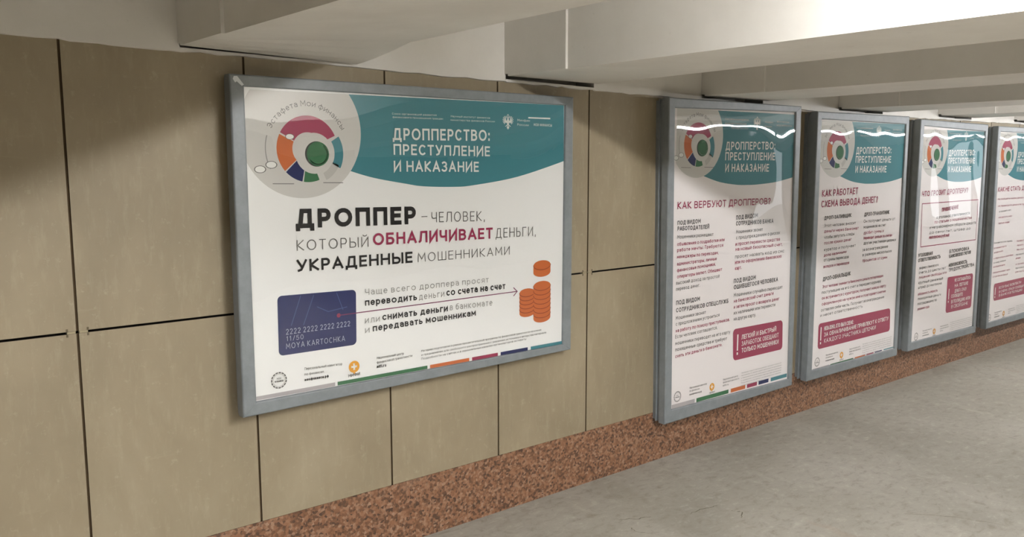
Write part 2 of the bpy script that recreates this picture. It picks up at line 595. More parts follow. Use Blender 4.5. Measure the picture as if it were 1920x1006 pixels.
# printed lines: part, words, left x z, right x z, letter height, stroke weight, ink
TEXTS_1 = [
    ('title_text', 'ДРОППЕРСТВО:', 1.8414, 1.7738, 2.3381, 1.7756, 0.0484, 0.17, 'white'),
    ('title_text', 'ПРЕСТУПЛЕНИЕ', 1.8443, 1.7141, 2.3409, 1.708, 0.0441, 0.17, 'white'),
    ('title_text', 'И НАКАЗАНИЕ', 1.8439, 1.6458, 2.2785, 1.6403, 0.0443, 0.17, 'white'),
    ('headline_text', 'ДРОППЕР', 1.4074, 1.4364, 1.9472, 1.4265, 0.0738, 0.235, 'black'),
    ('headline_text', '–', 1.9746, 1.4383, 2.0043, 1.4383, 0.0407, 0.08, 'grey'),
    ('headline_text', 'ЧЕЛОВЕК,', 2.0255, 1.4293, 2.3103, 1.4227, 0.0437, 0.085, 'grey'),
    ('headline_text', 'КОТОРЫЙ', 1.4088, 1.3506, 1.7188, 1.3457, 0.0404, 0.085, 'grey'),
    ('headline_text', 'ОБНАЛИЧИВАЕТ', 1.7404, 1.3493, 2.3547, 1.3412, 0.0494, 0.19, 'crimson'),
    ('headline_text', 'ДЕНЬГИ,', 2.3717, 1.3423, 2.6112, 1.339, 0.0437, 0.085, 'grey'),
    ('headline_text', 'УКРАДЕННЫЕ', 1.4059, 1.2693, 1.9272, 1.2648, 0.0467, 0.19, 'black'),
    ('headline_text', 'МОШЕННИКАМИ', 1.9536, 1.2647, 2.453, 1.2613, 0.0384, 0.085, 'grey'),
    ('body_text', 'Чаще всего дроппера просят', 1.698, 1.1493, 2.3307, 1.144, 0.0262, 0.1, 'palegrey'),
    ('body_text', 'переводить', 1.6968, 1.1059, 1.946, 1.1033, 0.0292, 0.175, 'black'),
    ('body_text', 'деньги', 1.9559, 1.1026, 2.0865, 1.1041, 0.0276, 0.1, 'palegrey'),
    ('body_text', 'со счета на счет', 2.0983, 1.1056, 2.427, 1.1045, 0.0306, 0.175, 'black'),
    ('body_text', 'или', 1.695, 1.0345, 1.7634, 1.0335, 0.0264, 0.1, 'palegrey'),
    ('body_text', 'снимать деньги', 1.7761, 1.0364, 2.1045, 1.0372, 0.0298, 0.175, 'black'),
    ('body_text', 'в банкомате', 2.1163, 1.0394, 2.3506, 1.0358, 0.0285, 0.1, 'palegrey'),
    ('body_text', 'и', 1.6939, 0.9937, 1.7145, 0.9936, 0.0264, 0.1, 'palegrey'),
    ('body_text', 'передавать мошенникам', 1.7299, 0.9956, 2.2569, 0.9999, 0.0289, 0.175, 'black'),
    ('bank_card', '2222 2222 2222 2222', 1.3528, 1.0321, 1.6263, 1.0312, 0.0215, 0.09, 'cardtext'),
    ('bank_card', '11/50', 1.3538, 1.0068, 1.4235, 1.0058, 0.0185, 0.09, 'cardtext'),
    ('bank_card', 'MOYA KARTOCHKA', 1.3508, 0.9766, 1.6019, 0.974, 0.0215, 0.09, 'cardtext'),
    ('fine_print', 'Персональный навигатор', 1.4237, 0.8823, 1.5867, 0.8778, 0.0104, 0.12, 'grey'),
    ('fine_print', 'по финансам', 1.4229, 0.8603, 1.505, 0.8594, 0.0104, 0.12, 'grey'),
    ('fine_print', 'моифинансы.рф', 1.4222, 0.8383, 1.5257, 0.8372, 0.0116, 0.22, 'black'),
    ('fine_print', 'НИФИ', 1.6127, 0.8216, 1.6654, 0.8232, 0.0127, 0.16, 'grey'),
    ('fine_print', 'Национальный центр', 1.7457, 0.8765, 1.8758, 0.8774, 0.011, 0.12, 'grey'),
    ('fine_print', 'финансовой грамотности', 1.7452, 0.8577, 1.9177, 0.8619, 0.011, 0.12, 'grey'),
    ('fine_print', 'nifi.ru', 1.7448, 0.8396, 1.7888, 0.8398, 0.0123, 0.22, 'black'),
    ('fine_print', 'Материал подготовлен в рамках просветительской программы по финансовой грамотности населения', 1.9638, 0.8757, 2.6461, 0.8808, 0.0094, 0.12, 'grey'),
    ('fine_print', 'и предназначен для свободного распространения с указанием источника и авторства материала', 1.9635, 0.8582, 2.6782, 0.864, 0.0094, 0.12, 'grey'),
    ('fine_print', 'Подробности на сайтах и в официальных каналах организаторов эстафеты', 1.9632, 0.8412, 2.5528, 0.8487, 0.0094, 0.12, 'grey'),
    ('banner_text', 'Союз организаций развития', 1.84, 1.8757, 2.0573, 1.8763, 0.008, 0.13, 'white'),
    ('banner_text', 'финансового просвещения граждан', 1.8423, 1.8624, 2.0895, 1.8619, 0.008, 0.13, 'white'),
    ('banner_text', 'Научный институт финансов', 2.1299, 1.8738, 2.3418, 1.8726, 0.0084, 0.13, 'white'),
    ('banner_text', 'министерства финансов России', 2.1286, 1.8583, 2.3686, 1.8578, 0.0084, 0.13, 'white'),
    ('banner_text', 'Минфин', 2.4981, 1.866, 2.5723, 1.8654, 0.011, 0.13, 'white'),
    ('banner_text', 'России', 2.4981, 1.8461, 2.5657, 1.8451, 0.0109, 0.13, 'white'),
    ('banner_text', 'МОИ ФИНАНСЫ', 2.596, 1.8473, 2.7081, 1.8462, 0.0121, 0.16, 'white'),
]
TEXTS_2 = [
    ('title_text', 'ДРОППЕРСТВО:', 4.0132, 1.745, 4.4912, 1.7505, 0.046, 0.17, 'white'),
    ('title_text', 'ПРЕСТУПЛЕНИЕ', 4.0116, 1.6869, 4.4955, 1.6859, 0.0461, 0.17, 'white'),
    ('title_text', 'И НАКАЗАНИЕ', 4.0149, 1.6212, 4.4375, 1.6186, 0.0463, 0.17, 'white'),
    ('heading_text', 'КАК ВЕРБУЮТ ДРОППЕРОВ?', 3.6086, 1.426, 4.4669, 1.4231, 0.0391, 0.15, 'crimson'),
    ('body_text', 'ПОД ВИДОМ', 3.6118, 1.3395, 3.8088, 1.3416, 0.0233, 0.17, 'darkgrey'),
    ('body_text', 'РАБОТОДАТЕЛЕЙ', 3.6129, 1.3082, 3.8858, 1.3064, 0.0233, 0.17, 'darkgrey'),
    ('body_text', 'Мошенники размещают', 3.6118, 1.2653, 3.9246, 1.2633, 0.0197, 0.13, 'grey'),
    ('body_text', 'объявления о подработке или', 3.6132, 1.2257, 4.0285, 1.227, 0.0198, 0.15, 'crimson'),
    ('body_text', 'работе мечты. Требуются', 3.6144, 1.1932, 4.0179, 1.1954, 0.0199, 0.15, 'crimson'),
    ('body_text', 'менеджеры по переводам,', 3.6143, 1.1566, 3.9762, 1.1555, 0.0198, 0.15, 'crimson'),
    ('body_text', 'администраторы, личные', 3.6157, 1.1179, 3.9613, 1.1224, 0.0199, 0.15, 'crimson'),
    ('body_text', 'финансовые помощники,', 3.617, 1.0821, 3.9512, 1.0921, 0.0199, 0.15, 'crimson'),
    ('body_text', 'операторы валют. Обещают', 3.6183, 1.0472, 4.0142, 1.0567, 0.0199, 0.15, 'crimson'),
    ('body_text', 'высокий доход за простой', 3.612, 1.0129, 3.991, 1.019, 0.02, 0.13, 'grey'),
    ('body_text', 'перевод денег.', 3.6132, 0.9789, 3.8172, 0.9833, 0.02, 0.13, 'grey'),
    ('body_text', 'ПОД ВИДОМ', 4.1304, 1.3442, 4.3413, 1.3502, 0.0249, 0.17, 'darkgrey'),
    ('body_text', 'СОТРУДНИКОВ БАНКА', 4.1322, 1.3107, 4.5032, 1.3091, 0.0249, 0.17, 'darkgrey'),
    ('body_text', 'Мошенники звонят', 4.1346, 1.2646, 4.3962, 1.2658, 0.0212, 0.13, 'grey'),
    ('body_text', 'с предупреждением о рисках', 4.1365, 1.23, 4.5772, 1.2358, 0.0212, 0.13, 'grey'),
    ('body_text', 'и просят перевести средства', 4.1338, 1.1926, 4.5799, 1.196, 0.0213, 0.15, 'crimson'),
    ('body_text', 'на новый безопасный счет,', 4.1354, 1.1627, 4.6085, 1.1627, 0.0212, 0.15, 'crimson'),
    ('body_text', 'просят назвать код из смс', 4.1329, 1.1189, 4.6312, 1.1199, 0.0212, 0.13, 'grey'),
    ('body_text', 'или по оформлению банковских', 4.1347, 1.0859, 4.6043, 1.0893, 0.0213, 0.15, 'crimson'),
    ('body_text', 'карт.', 4.1365, 1.0507, 4.1972, 1.0521, 0.0213, 0.15, 'crimson'),
    ('body_text', 'ПОД ВИДОМ', 4.1286, 0.9726, 4.3439, 0.9777, 0.0257, 0.17, 'darkgrey'),
    ('body_text', 'ОШИБШЕГОСЯ ЧЕЛОВЕКА', 4.1305, 0.9361, 4.5757, 0.9444, 0.0258, 0.17, 'darkgrey'),
    ('body_text', 'Мошенники случайно переводят', 4.1329, 0.892, 4.6274, 0.8943, 0.0216, 0.13, 'grey'),
    ('body_text', 'на банковский счет деньги', 4.1347, 0.8565, 4.5332, 0.8641, 0.0215, 0.15, 'crimson'),
    ('body_text', 'и затем просят о возврате денег', 4.1366, 0.8208, 4.5973, 0.8235, 0.0216, 0.15, 'crimson'),
    ('body_text', 'их наличными или перевести', 4.1385, 0.785, 4.5571, 0.7904, 0.0217, 0.13, 'grey'),
    ('body_text', 'на другую карту.', 4.1404, 0.7492, 4.3576, 0.7494, 0.0217, 0.13, 'grey'),
    ('body_text', 'ПОД ВИДОМ', 3.6161, 0.8995, 3.8207, 0.9028, 0.0242, 0.17, 'darkgrey'),
    ('body_text', 'СОТРУДНИКОВ СПЕЦСЛУЖБ', 3.6176, 0.8582, 4.083, 0.8621, 0.0242, 0.17, 'darkgrey'),
    ('body_text', 'Мошенники звонят', 3.616, 0.8171, 3.8772, 0.8219, 0.0202, 0.13, 'grey'),
    ('body_text', 'с предложением устроиться', 3.6172, 0.7836, 4.002, 0.7915, 0.0203, 0.13, 'grey'),
    ('body_text', 'на работу по поиску преступников.', 3.6186, 0.7461, 4.1005, 0.753, 0.0203, 0.15, 'crimson'),
    ('body_text', 'Если человек соглашается,', 3.6153, 0.7121, 3.9855, 0.7193, 0.0203, 0.13, 'grey'),
    ('body_text', 'мошенники переводят на его карту', 3.6166, 0.6754, 4.1096, 0.6775, 0.0204, 0.13, 'grey'),
    ('body_text', 'похищенные средства и требуют', 3.6179, 0.6396, 4.0805, 0.6426, 0.0204, 0.15, 'grey'),
    ('body_text', 'снять эти деньги в банкомате.', 3.6192, 0.6017, 4.0361, 0.6111, 0.0205, 0.15, 'crimson'),
    ('warning_text', 'ЛЕГКИЙ И БЫСТРЫЙ', 4.2225, 0.6254, 4.5773, 0.6309, 0.0276, 0.155, 'white'),
    ('warning_text', 'ЗАРАБОТОК ОБЕЩАЮТ', 4.2247, 0.5844, 4.6054, 0.5883, 0.0277, 0.12, 'white'),
    ('warning_text', 'ТОЛЬКО МОШЕННИКИ', 4.227, 0.5434, 4.6082, 0.5464, 0.0277, 0.155, 'white'),
]
TEXTS_3 = [
    ('heading_text', 'КАК РАБОТАЕТ', 5.0321, 1.4504, 5.4731, 1.4589, 0.0436, 0.16, 'crimson'),
    ('heading_text', 'СХЕМА ВЫВОДА ДЕНЕГ?', 5.0293, 1.3823, 5.7475, 1.3918, 0.0437, 0.16, 'crimson'),
    ('body_text', 'ДРОП-ЗАЛИВЩИК', 5.07, 1.3, 5.4048, 1.3058, 0.0243, 0.18, 'darkgrey'),
    ('body_text', 'ДРОП-ТРАНЗИТНИК', 5.5732, 1.3014, 5.9173, 1.3058, 0.0257, 0.18, 'darkgrey'),
    ('body_text', 'Этот человек вносит', 5.0739, 1.2532, 5.4652, 1.2535, 0.0206, 0.14, 'grey'),
    ('body_text', 'деньги через банкомат', 5.0771, 1.2156, 5.5061, 1.2163, 0.0207, 0.14, 'crimson'),
    ('body_text', 'чтобы запутать следы', 5.0804, 1.1761, 5.4536, 1.181, 0.0207, 0.14, 'grey'),
    ('body_text', 'после кражи денег', 5.0836, 1.1384, 5.4202, 1.144, 0.0208, 0.14, 'crimson'),
    ('body_text', 'Он получает деньги от', 5.5681, 1.2574, 6.0053, 1.2569, 0.0217, 0.14, 'grey'),
    ('body_text', 'мошенников на счет', 5.572, 1.2177, 5.8761, 1.2191, 0.0218, 0.14, 'grey'),
    ('body_text', 'дробит суммы и', 5.576, 1.178, 5.8502, 1.1787, 0.0219, 0.14, 'crimson'),
    ('body_text', 'переводит дальше по счетам', 5.5796, 1.1422, 5.9728, 1.1411, 0.0219, 0.15, 'crimson'),
    ('body_text', 'другим участникам цепочки', 5.5832, 1.1062, 6.0331, 1.1043, 0.022, 0.14, 'grey'),
    ('body_text', 'куратор и получает', 5.0855, 1.0946, 5.4784, 1.1001, 0.0204, 0.14, 'grey'),
    ('body_text', 'долю наличными', 5.0849, 1.0583, 5.363, 1.065, 0.0203, 0.15, 'crimson'),
    ('body_text', 'от суммы переводов', 5.0876, 1.0267, 5.3959, 1.0281, 0.0204, 0.14, 'grey'),
    ('body_text', 'вкладов и переводов', 5.0857, 0.9832, 5.4056, 0.9874, 0.0204, 0.15, 'crimson'),
    ('body_text', 'за вознаграждение', 5.5733, 1.0608, 5.9231, 1.0631, 0.0215, 0.14, 'grey'),
    ('body_text', 'в размере нескольких', 5.5769, 1.0253, 5.9825, 1.0269, 0.0216, 0.14, 'grey'),
    ('body_text', 'процентов от сумм', 5.5808, 0.9854, 5.9208, 0.9847, 0.0216, 0.15, 'crimson'),
    ('body_text', 'ДРОП-ОБНАЛЬЩИК', 5.0874, 0.8965, 5.431, 0.9073, 0.0267, 0.18, 'darkgrey'),
    ('body_text', 'Этот человек снимает в банкомате деньги потерпевших', 5.0876, 0.8495, 5.8801, 0.8559, 0.0206, 0.15, 'crimson'),
    ('body_text', 'поступившие на его счет и передает курьеру', 5.0815, 0.8122, 5.8513, 0.8197, 0.0207, 0.14, 'grey'),
    ('body_text', 'он встречается с куратором, получает новую карту', 5.0847, 0.774, 5.9256, 0.7803, 0.0207, 0.15, 'crimson'),
    ('body_text', 'оформленную на чужое имя и повторяет снятие', 5.0879, 0.7346, 5.9257, 0.74, 0.0208, 0.15, 'crimson'),
    ('body_text', 'оставляя себе часть. Получает вознаграждение', 5.082, 0.6941, 5.9081, 0.6992, 0.0208, 0.14, 'grey'),
    ('body_text', 'и несет ответственность', 5.0756, 0.6599, 5.6129, 0.6637, 0.0208, 0.14, 'grey'),
    ('warning_text', 'НЕВАЖНО, КТО ВЫ В СХЕМЕ:', 5.1302, 0.562, 5.4999, 0.5619, 0.0273, 0.155, 'white'),
    ('warning_text', 'ЗА ОБНАЛИЧИВАНИЕ ПРИВЛЕКУТ К ОТВЕТУ', 5.1337, 0.5199, 5.9889, 0.5297, 0.0274, 0.155, 'white'),
    ('warning_text', 'КАЖДОГО УЧАСТНИКА ЦЕПОЧКИ', 5.1373, 0.4776, 5.811, 0.4852, 0.0275, 0.12, 'white'),
]
TEXTS_4 = [
    ('heading_text', 'ЧТО ГРОЗИТ ДРОППЕРУ?', 6.3933, 1.4129, 7.1677, 1.4238, 0.0401, 0.17, 'crimson'),
    ('body_text', 'ПРИВЛЕЧЕНИЕ', 6.7303, 1.2859, 7.0112, 1.3017, 0.0302, 0.2, 'crimson'),
    ('body_text', 'к уголовной ответственности', 6.6521, 1.2348, 7.228, 1.2482, 0.0245, 0.15, 'grey'),
    ('body_text', 'по статьям о мошенничестве', 6.6206, 1.2008, 7.2678, 1.2089, 0.0244, 0.15, 'crimson'),
    ('body_text', 'и неправомерном обороте средств', 6.5461, 1.1627, 7.3543, 1.165, 0.0243, 0.15, 'grey'),
    ('body_text', 'до семи лет, штраф до', 6.5433, 1.125, 7.2588, 1.1228, 0.0212, 0.15, 'grey'),
    ('body_text', 'миллиона рублей', 6.5483, 1.0868, 6.8826, 1.0863, 0.0276, 0.17, 'crimson'),
    ('body_text', 'УГОЛОВНАЯ', 6.3888, 0.9582, 6.6211, 0.9613, 0.0273, 0.2, 'darkgrey'),
    ('body_text', 'ОТВЕТСТВЕННОСТЬ', 6.3936, 0.9202, 6.7568, 0.9256, 0.0274, 0.2, 'darkgrey'),
    ('body_text', 'БЛОКИРОВКА', 6.9064, 0.9517, 7.259, 0.9561, 0.0287, 0.2, 'darkgrey'),
    ('body_text', 'БАНКОВСКИХ СЧЕТОВ', 6.9118, 0.914, 7.2949, 0.9219, 0.0288, 0.2, 'darkgrey'),
    ('body_text', 'НЕВОЗМОЖНОСТЬ', 6.9101, 0.8417, 7.2371, 0.8491, 0.0289, 0.2, 'darkgrey'),
    ('body_text', 'ТРУДОУСТРОЙСТВА', 6.9156, 0.8027, 7.3711, 0.8146, 0.029, 0.2, 'darkgrey'),
    ('body_text', 'за кражу с банковского', 6.4179, 0.8649, 6.7323, 0.8669, 0.0212, 0.14, 'grey'),
    ('body_text', 'счета до шести лет', 6.4159, 0.8294, 6.8591, 0.8316, 0.0212, 0.15, 'grey'),
    ('body_text', 'лишения свободы или', 6.4205, 0.7921, 6.8833, 0.7945, 0.0213, 0.15, 'crimson'),
    ('body_text', 'крупный денежный', 6.4191, 0.7512, 6.8228, 0.7526, 0.0213, 0.15, 'grey'),
    ('body_text', 'штраф до миллиона', 6.4193, 0.7153, 6.8043, 0.716, 0.0214, 0.14, 'grey'),
    ('body_text', 'обязанность вернуть', 6.4213, 0.6644, 6.7411, 0.6653, 0.0214, 0.15, 'crimson'),
    ('body_text', 'похищенные деньги', 6.4259, 0.6279, 6.8049, 0.6261, 0.0215, 0.14, 'grey'),
    ('body_text', 'пострадавшему по', 6.4263, 0.5896, 6.7397, 0.5902, 0.0216, 0.15, 'grey'),
    ('body_text', 'решению суда', 6.4313, 0.5498, 6.6187, 0.5501, 0.0215, 0.15, 'crimson'),
    ('warning_text', 'НЕ СОГЛАШАЙТЕСЬ', 7.0326, 0.7136, 7.322, 0.7132, 0.0271, 0.155, 'white'),
    ('warning_text', 'НА ЛЕГКИЕ', 7.0392, 0.6682, 7.2825, 0.6688, 0.0272, 0.155, 'white'),
    ('warning_text', 'ДЕНЬГИ. СРАЗУ', 7.0455, 0.625, 7.2586, 0.6242, 0.0273, 0.12, 'white'),
    ('warning_text', 'СООБЩИТЕ', 6.9898, 0.587, 7.1957, 0.586, 0.0272, 0.155, 'white'),
    ('warning_text', 'В ПОЛИЦИЮ ИЛИ', 6.9963, 0.5415, 7.3408, 0.5411, 0.0273, 0.155, 'white'),
    ('warning_text', 'В СВОЙ БАНК', 7.002, 0.5016, 7.3031, 0.5001, 0.0274, 0.12, 'white'),
]
TEXTS_5 = [
    ('heading_text', 'КАК НЕ СТАТЬ ДРОППЕРОМ?', 7.745, 1.415, 8.6958, 1.4188, 0.0389, 0.17, 'crimson'),
    ('body_text', 'Не сообщайте никому данные карты и коды из банка', 7.7534, 1.3452, 8.6895, 1.3436, 0.0159, 0.15, 'crimson'),
    ('body_text', 'не переводите деньги по просьбе незнакомых людей', 7.7632, 1.2877, 8.8129, 1.283, 0.0159, 0.15, 'crimson'),
    ('body_text', 'не передавайте карту', 7.7906, 1.2382, 8.0435, 1.2452, 0.016, 0.15, 'grey'),
    ('body_text', 'или доступ к счету', 7.7945, 1.1884, 8.0705, 1.1913, 0.016, 0.15, 'crimson'),
    ('body_text', 'третьим лицам', 7.7983, 1.1385, 8.0252, 1.1405, 0.0161, 0.15, 'crimson'),
    ('body_text', 'Если вам поступил перевод', 7.7412, 0.9748, 8.1178, 0.9714, 0.0151, 0.15, 'grey'),
    ('body_text', 'от незнакомца то', 7.7443, 0.9287, 8.0006, 0.9338, 0.0152, 0.15, 'crimson'),
    ('body_text', 'не тратьте его', 7.7508, 0.8903, 7.9342, 0.8946, 0.0152, 0.15, 'crimson'),
    ('body_text', 'и обратитесь в свой банк', 7.7522, 0.8402, 8.1584, 0.8448, 0.0152, 0.15, 'crimson'),
    ('body_text', 'по номеру телефона', 7.7539, 0.8019, 8.0057, 0.8077, 0.0153, 0.15, 'grey'),
    ('body_text', 'на обороте карты', 7.7528, 0.7669, 7.9975, 0.7704, 0.0152, 0.15, 'crimson'),
    ('body_text', 'оформите возврат через', 7.7564, 0.7173, 8.1133, 0.7187, 0.0153, 0.15, 'crimson'),
    ('body_text', 'отделение банка', 7.7622, 0.6825, 8.07, 0.682, 0.0154, 0.15, 'crimson'),
    ('body_text', 'Не верьте обещаниям', 8.2208, 0.9609, 8.6016, 0.9628, 0.0157, 0.15, 'crimson'),
    ('body_text', 'легкого заработка', 8.2278, 0.923, 8.5558, 0.9208, 0.0158, 0.15, 'crimson'),
    ('body_text', 'без опыта и знаний', 8.23, 0.8833, 8.5905, 0.8811, 0.0159, 0.15, 'crimson'),
    ('body_text', 'проверяйте сайт', 8.2252, 0.8399, 8.5182, 0.8379, 0.0159, 0.15, 'grey'),
    ('body_text', 'работодателя', 8.2237, 0.8067, 8.3266, 0.8063, 0.0158, 0.15, 'crimson'),
    ('body_text', 'и не оформляйте', 8.2334, 0.7537, 8.5892, 0.7491, 0.0159, 0.15, 'crimson'),
    ('body_text', 'банковские карты', 8.2351, 0.7169, 8.6232, 0.714, 0.016, 0.15, 'grey'),
    ('body_text', 'для посторонних', 8.2337, 0.6825, 8.576, 0.678, 0.0159, 0.15, 'crimson'),
    ('warning_text', 'ЕСЛИ ВАС ВОВЛЕКЛИ', 7.9056, 0.5705, 8.3825, 0.5772, 0.0209, 0.15, 'white'),
    ('warning_text', 'В СХЕМУ, СРАЗУ СООБЩИТЕ', 7.9118, 0.534, 8.4953, 0.5399, 0.0209, 0.155, 'white'),
    ('warning_text', 'В БАНК И В ПОЛИЦИЮ', 7.9172, 0.5027, 8.4225, 0.504, 0.0209, 0.15, 'white'),
]


# ------------------------------------------------------------------ stroke lettering (Cyrillic, Latin, digits)
def arc(cx, cy, rx, ry, a0, a1, n=8):
    return [(cx + rx * math.cos(R(a0 + (a1 - a0) * k / n)), cy + ry * math.sin(R(a0 + (a1 - a0) * k / n))) for k in range(n + 1)]


def bowl(y0, y1, xr=1.0):
    """half-round bowl opening on the left stem between heights y0 and y1"""
    r = (y1 - y0) / 2
    return [(0, y1)] + arc(xr - .42, (y0 + y1) / 2, .42, r, 90, -90, 7) + [(0, y0)]


O_ = arc(.5, .5, .5, .5, 0, 360, 18)
SL, SR = [(0, 0), (0, 1)], [(1, 0), (1, 1)]
GL = {
    'А': (.74, [[(0, 0), (.5, 1), (1, 0)], [(.17, .3), (.83, .3)]]),
    'Б': (.62, [[(.9, 1), (0, 1), (0, 0)], bowl(0, .56)]),
    'В': (.62, [SL, bowl(.53, 1, .93), bowl(0, .53)]),
    'Г': (.52, [[(0, 0), (0, 1), (1, 1)]]),
    'Д': (.80, [[(.17, 0), (.30, 1), (.84, 1), (.84, 0)], [(0, -.2), (0, 0), (1, 0), (1, -.2)]]),
    'Е': (.54, [[(1, 1), (0, 1), (0, 0), (1, 0)], [(0, .52), (.9, .52)]]),
    'Ж': (.98, [[(.5, 0), (.5, 1)], [(0, 1), (.46, .52), (0, 0)], [(1, 1), (.54, .52), (1, 0)]]),
    'З': (.56, [arc(.45, .765, .5, .235, 140, -90, 9) + arc(.45, .265, .55, .265, 90, -145, 9)]),
    'И': (.68, [[(0, 1), (0, 0), (1, 1), (1, 0)]]),
    'Й': (.68, [[(0, 1), (0, 0), (1, 1), (1, 0)], arc(.5, 1.26, .28, .12, 180, 360, 6)]),
    'К': (.62, [SL, [(.95, 1), (.06, .5), (1, 0)]]),
    'Л': (.70, [[(0, 0), (.14, .1), (.26, 1), (1, 1), (1, 0)]]),
    'М': (.84, [[(0, 0), (.06, 1), (.5, .3), (.94, 1), (1, 0)]]),
    'Н': (.68, [SL, SR, [(0, .52), (1, .52)]]),
    'О': (.82, [O_]),
    'П': (.68, [[(0, 0), (0, 1), (1, 1), (1, 0)]]),
    'Р': (.58, [SL, bowl(.42, 1)]),
    'С': (.66, [arc(.55, .5, .55, .5, 50, 310, 13)]),
    'Т': (.60, [[(0, 1), (1, 1)], [(.5, 0), (.5, 1)]]),
    'У': (.66, [[(0, 1), (.52, .3)], [(1, 1), (.42, .08), (.1, 0)]]),
    'Ф': (.86, [arc(.5, .52, .5, .34, 0, 360, 16), [(.5, 0), (.5, 1)]]),
    'Х': (.66, [[(0, 0), (1, 1)], [(0, 1), (1, 0)]]),
    'Ц': (.74, [[(0, 1), (0, 0), (1.06, 0), (1.06, -.2)], [(.9, 0), (.9, 1)]]),
    'Ч': (.62, [[(0, 1), (0, .6), (.12, .42), (.4, .38), (1, .42)], SR]),
    'Ш': (.92, [[(0, 1), (0, 0), (1, 0), (1, 1)], [(.5, 0), (.5, 1)]]),
    'Щ': (.98, [[(0, 1), (0, 0), (1.04, 0), (1.04, -.2)], [(.46, 0), (.46, 1)], [(.92, 0), (.92, 1)]]),
    'Ъ': (.72, [[(0, 1), (.3, 1), (.3, 0)], [(.3 + p[0] * .7, p[1]) for p in bowl(0, .56)]]),
    'Ы': (.84, [SL, [(p[0] * .7, p[1]) for p in bowl(0, .56)], SR]),
    'Ь': (.58, [SL, bowl(0, .56)]),
    'Э': (.66, [arc(.45, .5, .55, .5, 130, -130, 13), [(.35, .5), (.98, .5)]]),
    'Ю': (1.0, [SL, [(p[0] * .64 + .36, p[1]) for p in O_], [(0, .5), (.36, .5)]]),
    'Я': (.60, [SR, [(1 - p[0], p[1]) for p in bowl(.42, 1)], [(.4, .42), (0, 0)]]),
    'K': (.62, [SL, [(.95, 1), (.06, .5), (1, 0)]]), 'Y': (.66, [[(0, 1), (.5, .45), (1, 1)], [(.5, .45), (.5, 0)]]),
    'R': (.60, [SL, bowl(.45, 1), [(.45, .45), (1, 0)]]),
    '0': (.58, [O_]), '1': (.34, [[(0, .8), (.6, 1), (.6, 0)]]),
    '2': (.54, [arc(.5, .72, .48, .28, 165, -20, 9) + [(0, 0), (1, 0)]]),
    '5': (.54, [[(.9, 1), (.12, 1), (.05, .56)] + arc(.42, .32, .56, .32, 115, -150, 9)]),
    '.': (.12, [[(.5, .0), (.5, .06)]]), ',': (.14, [[(.6, .06), (.3, -.14)]]), ':': (.12, [[(.5, .02), (.5, .08)], [(.5, .62), (.5, .68)]]),
    '–': (.50, [[(0, .42), (1, .42)]]), '-': (.3, [[(0, .42), (1, .42)]]), '/': (.42, [[(0, -.05), (1, 1.05)]]),
    '?': (.5, [arc(.48, .76, .46, .24, 170, -60, 9) + [(.45, .42), (.45, .26)], [(.45, .0), (.45, .04)]]),
    'i': (.14, [[(.5, 0), (.5, .7)], [(.5, .92), (.5, .96)]]), 'n': (.48, [[(0, 0), (0, .7)], arc(.5, .45, .5, .27, 180, 0, 6) + [(1, 0)]]),
    'f': (.36, [[(.95, .98), (.55, .98), (.4, .8), (.4, 0)], [(0, .68), (.9, .68)]]), 'u': (.48, [[(1, 0), (1, .7)], [(0, .7), (0, .25)] + arc(.5, .27, .5, .27, 180, 360, 6)]),
    'r': (.34, [[(0, 0), (0, .7)], [(0, .45), (.4, .7), (1, .7)]]),
}
for lat, cyr in zip('AOMTCHE', 'АОМТСНЕ'):
    GL[lat] = GL[cyr]
XH = 0.74
LOW = {
    'а': (.54, [[(0.06, .86), (.3, 1), (.65, 1), (1, .74), (1, 0)], arc(.5, .30, .5, .30, 0, 360, 12)]),
    'б': (.58, [arc(.5, .45, .5, .45, 0, 360, 14), [(0, .45), (.04, .95), (.3, 1.25), (.92, 1.36)]]),
    'е': (.58, [[(.02, .52), (1, .52)] + arc(.5, .5, .5, .5, 15, 315, 13)]),
    'р': (.56, [[(0, 1), (0, -.42)], arc(.5, .5, .5, .5, 0, 360, 14)]),
    'у': (.54, [[(0, 1), (.5, .08)], [(1, 1), (.4, -.3), (.1, -.42)]]),
    'ф': (.80, [arc(.5, .5, .5, .5, 0, 360, 16), [(.5, -.42), (.5, 1.35)]]),
}
for ch in 'вгджзийклмнопстхцчшщъыьэюя':
    w0, s0 = GL[ch.upper()]
    LOW[ch] = (w0 * .86, s0)


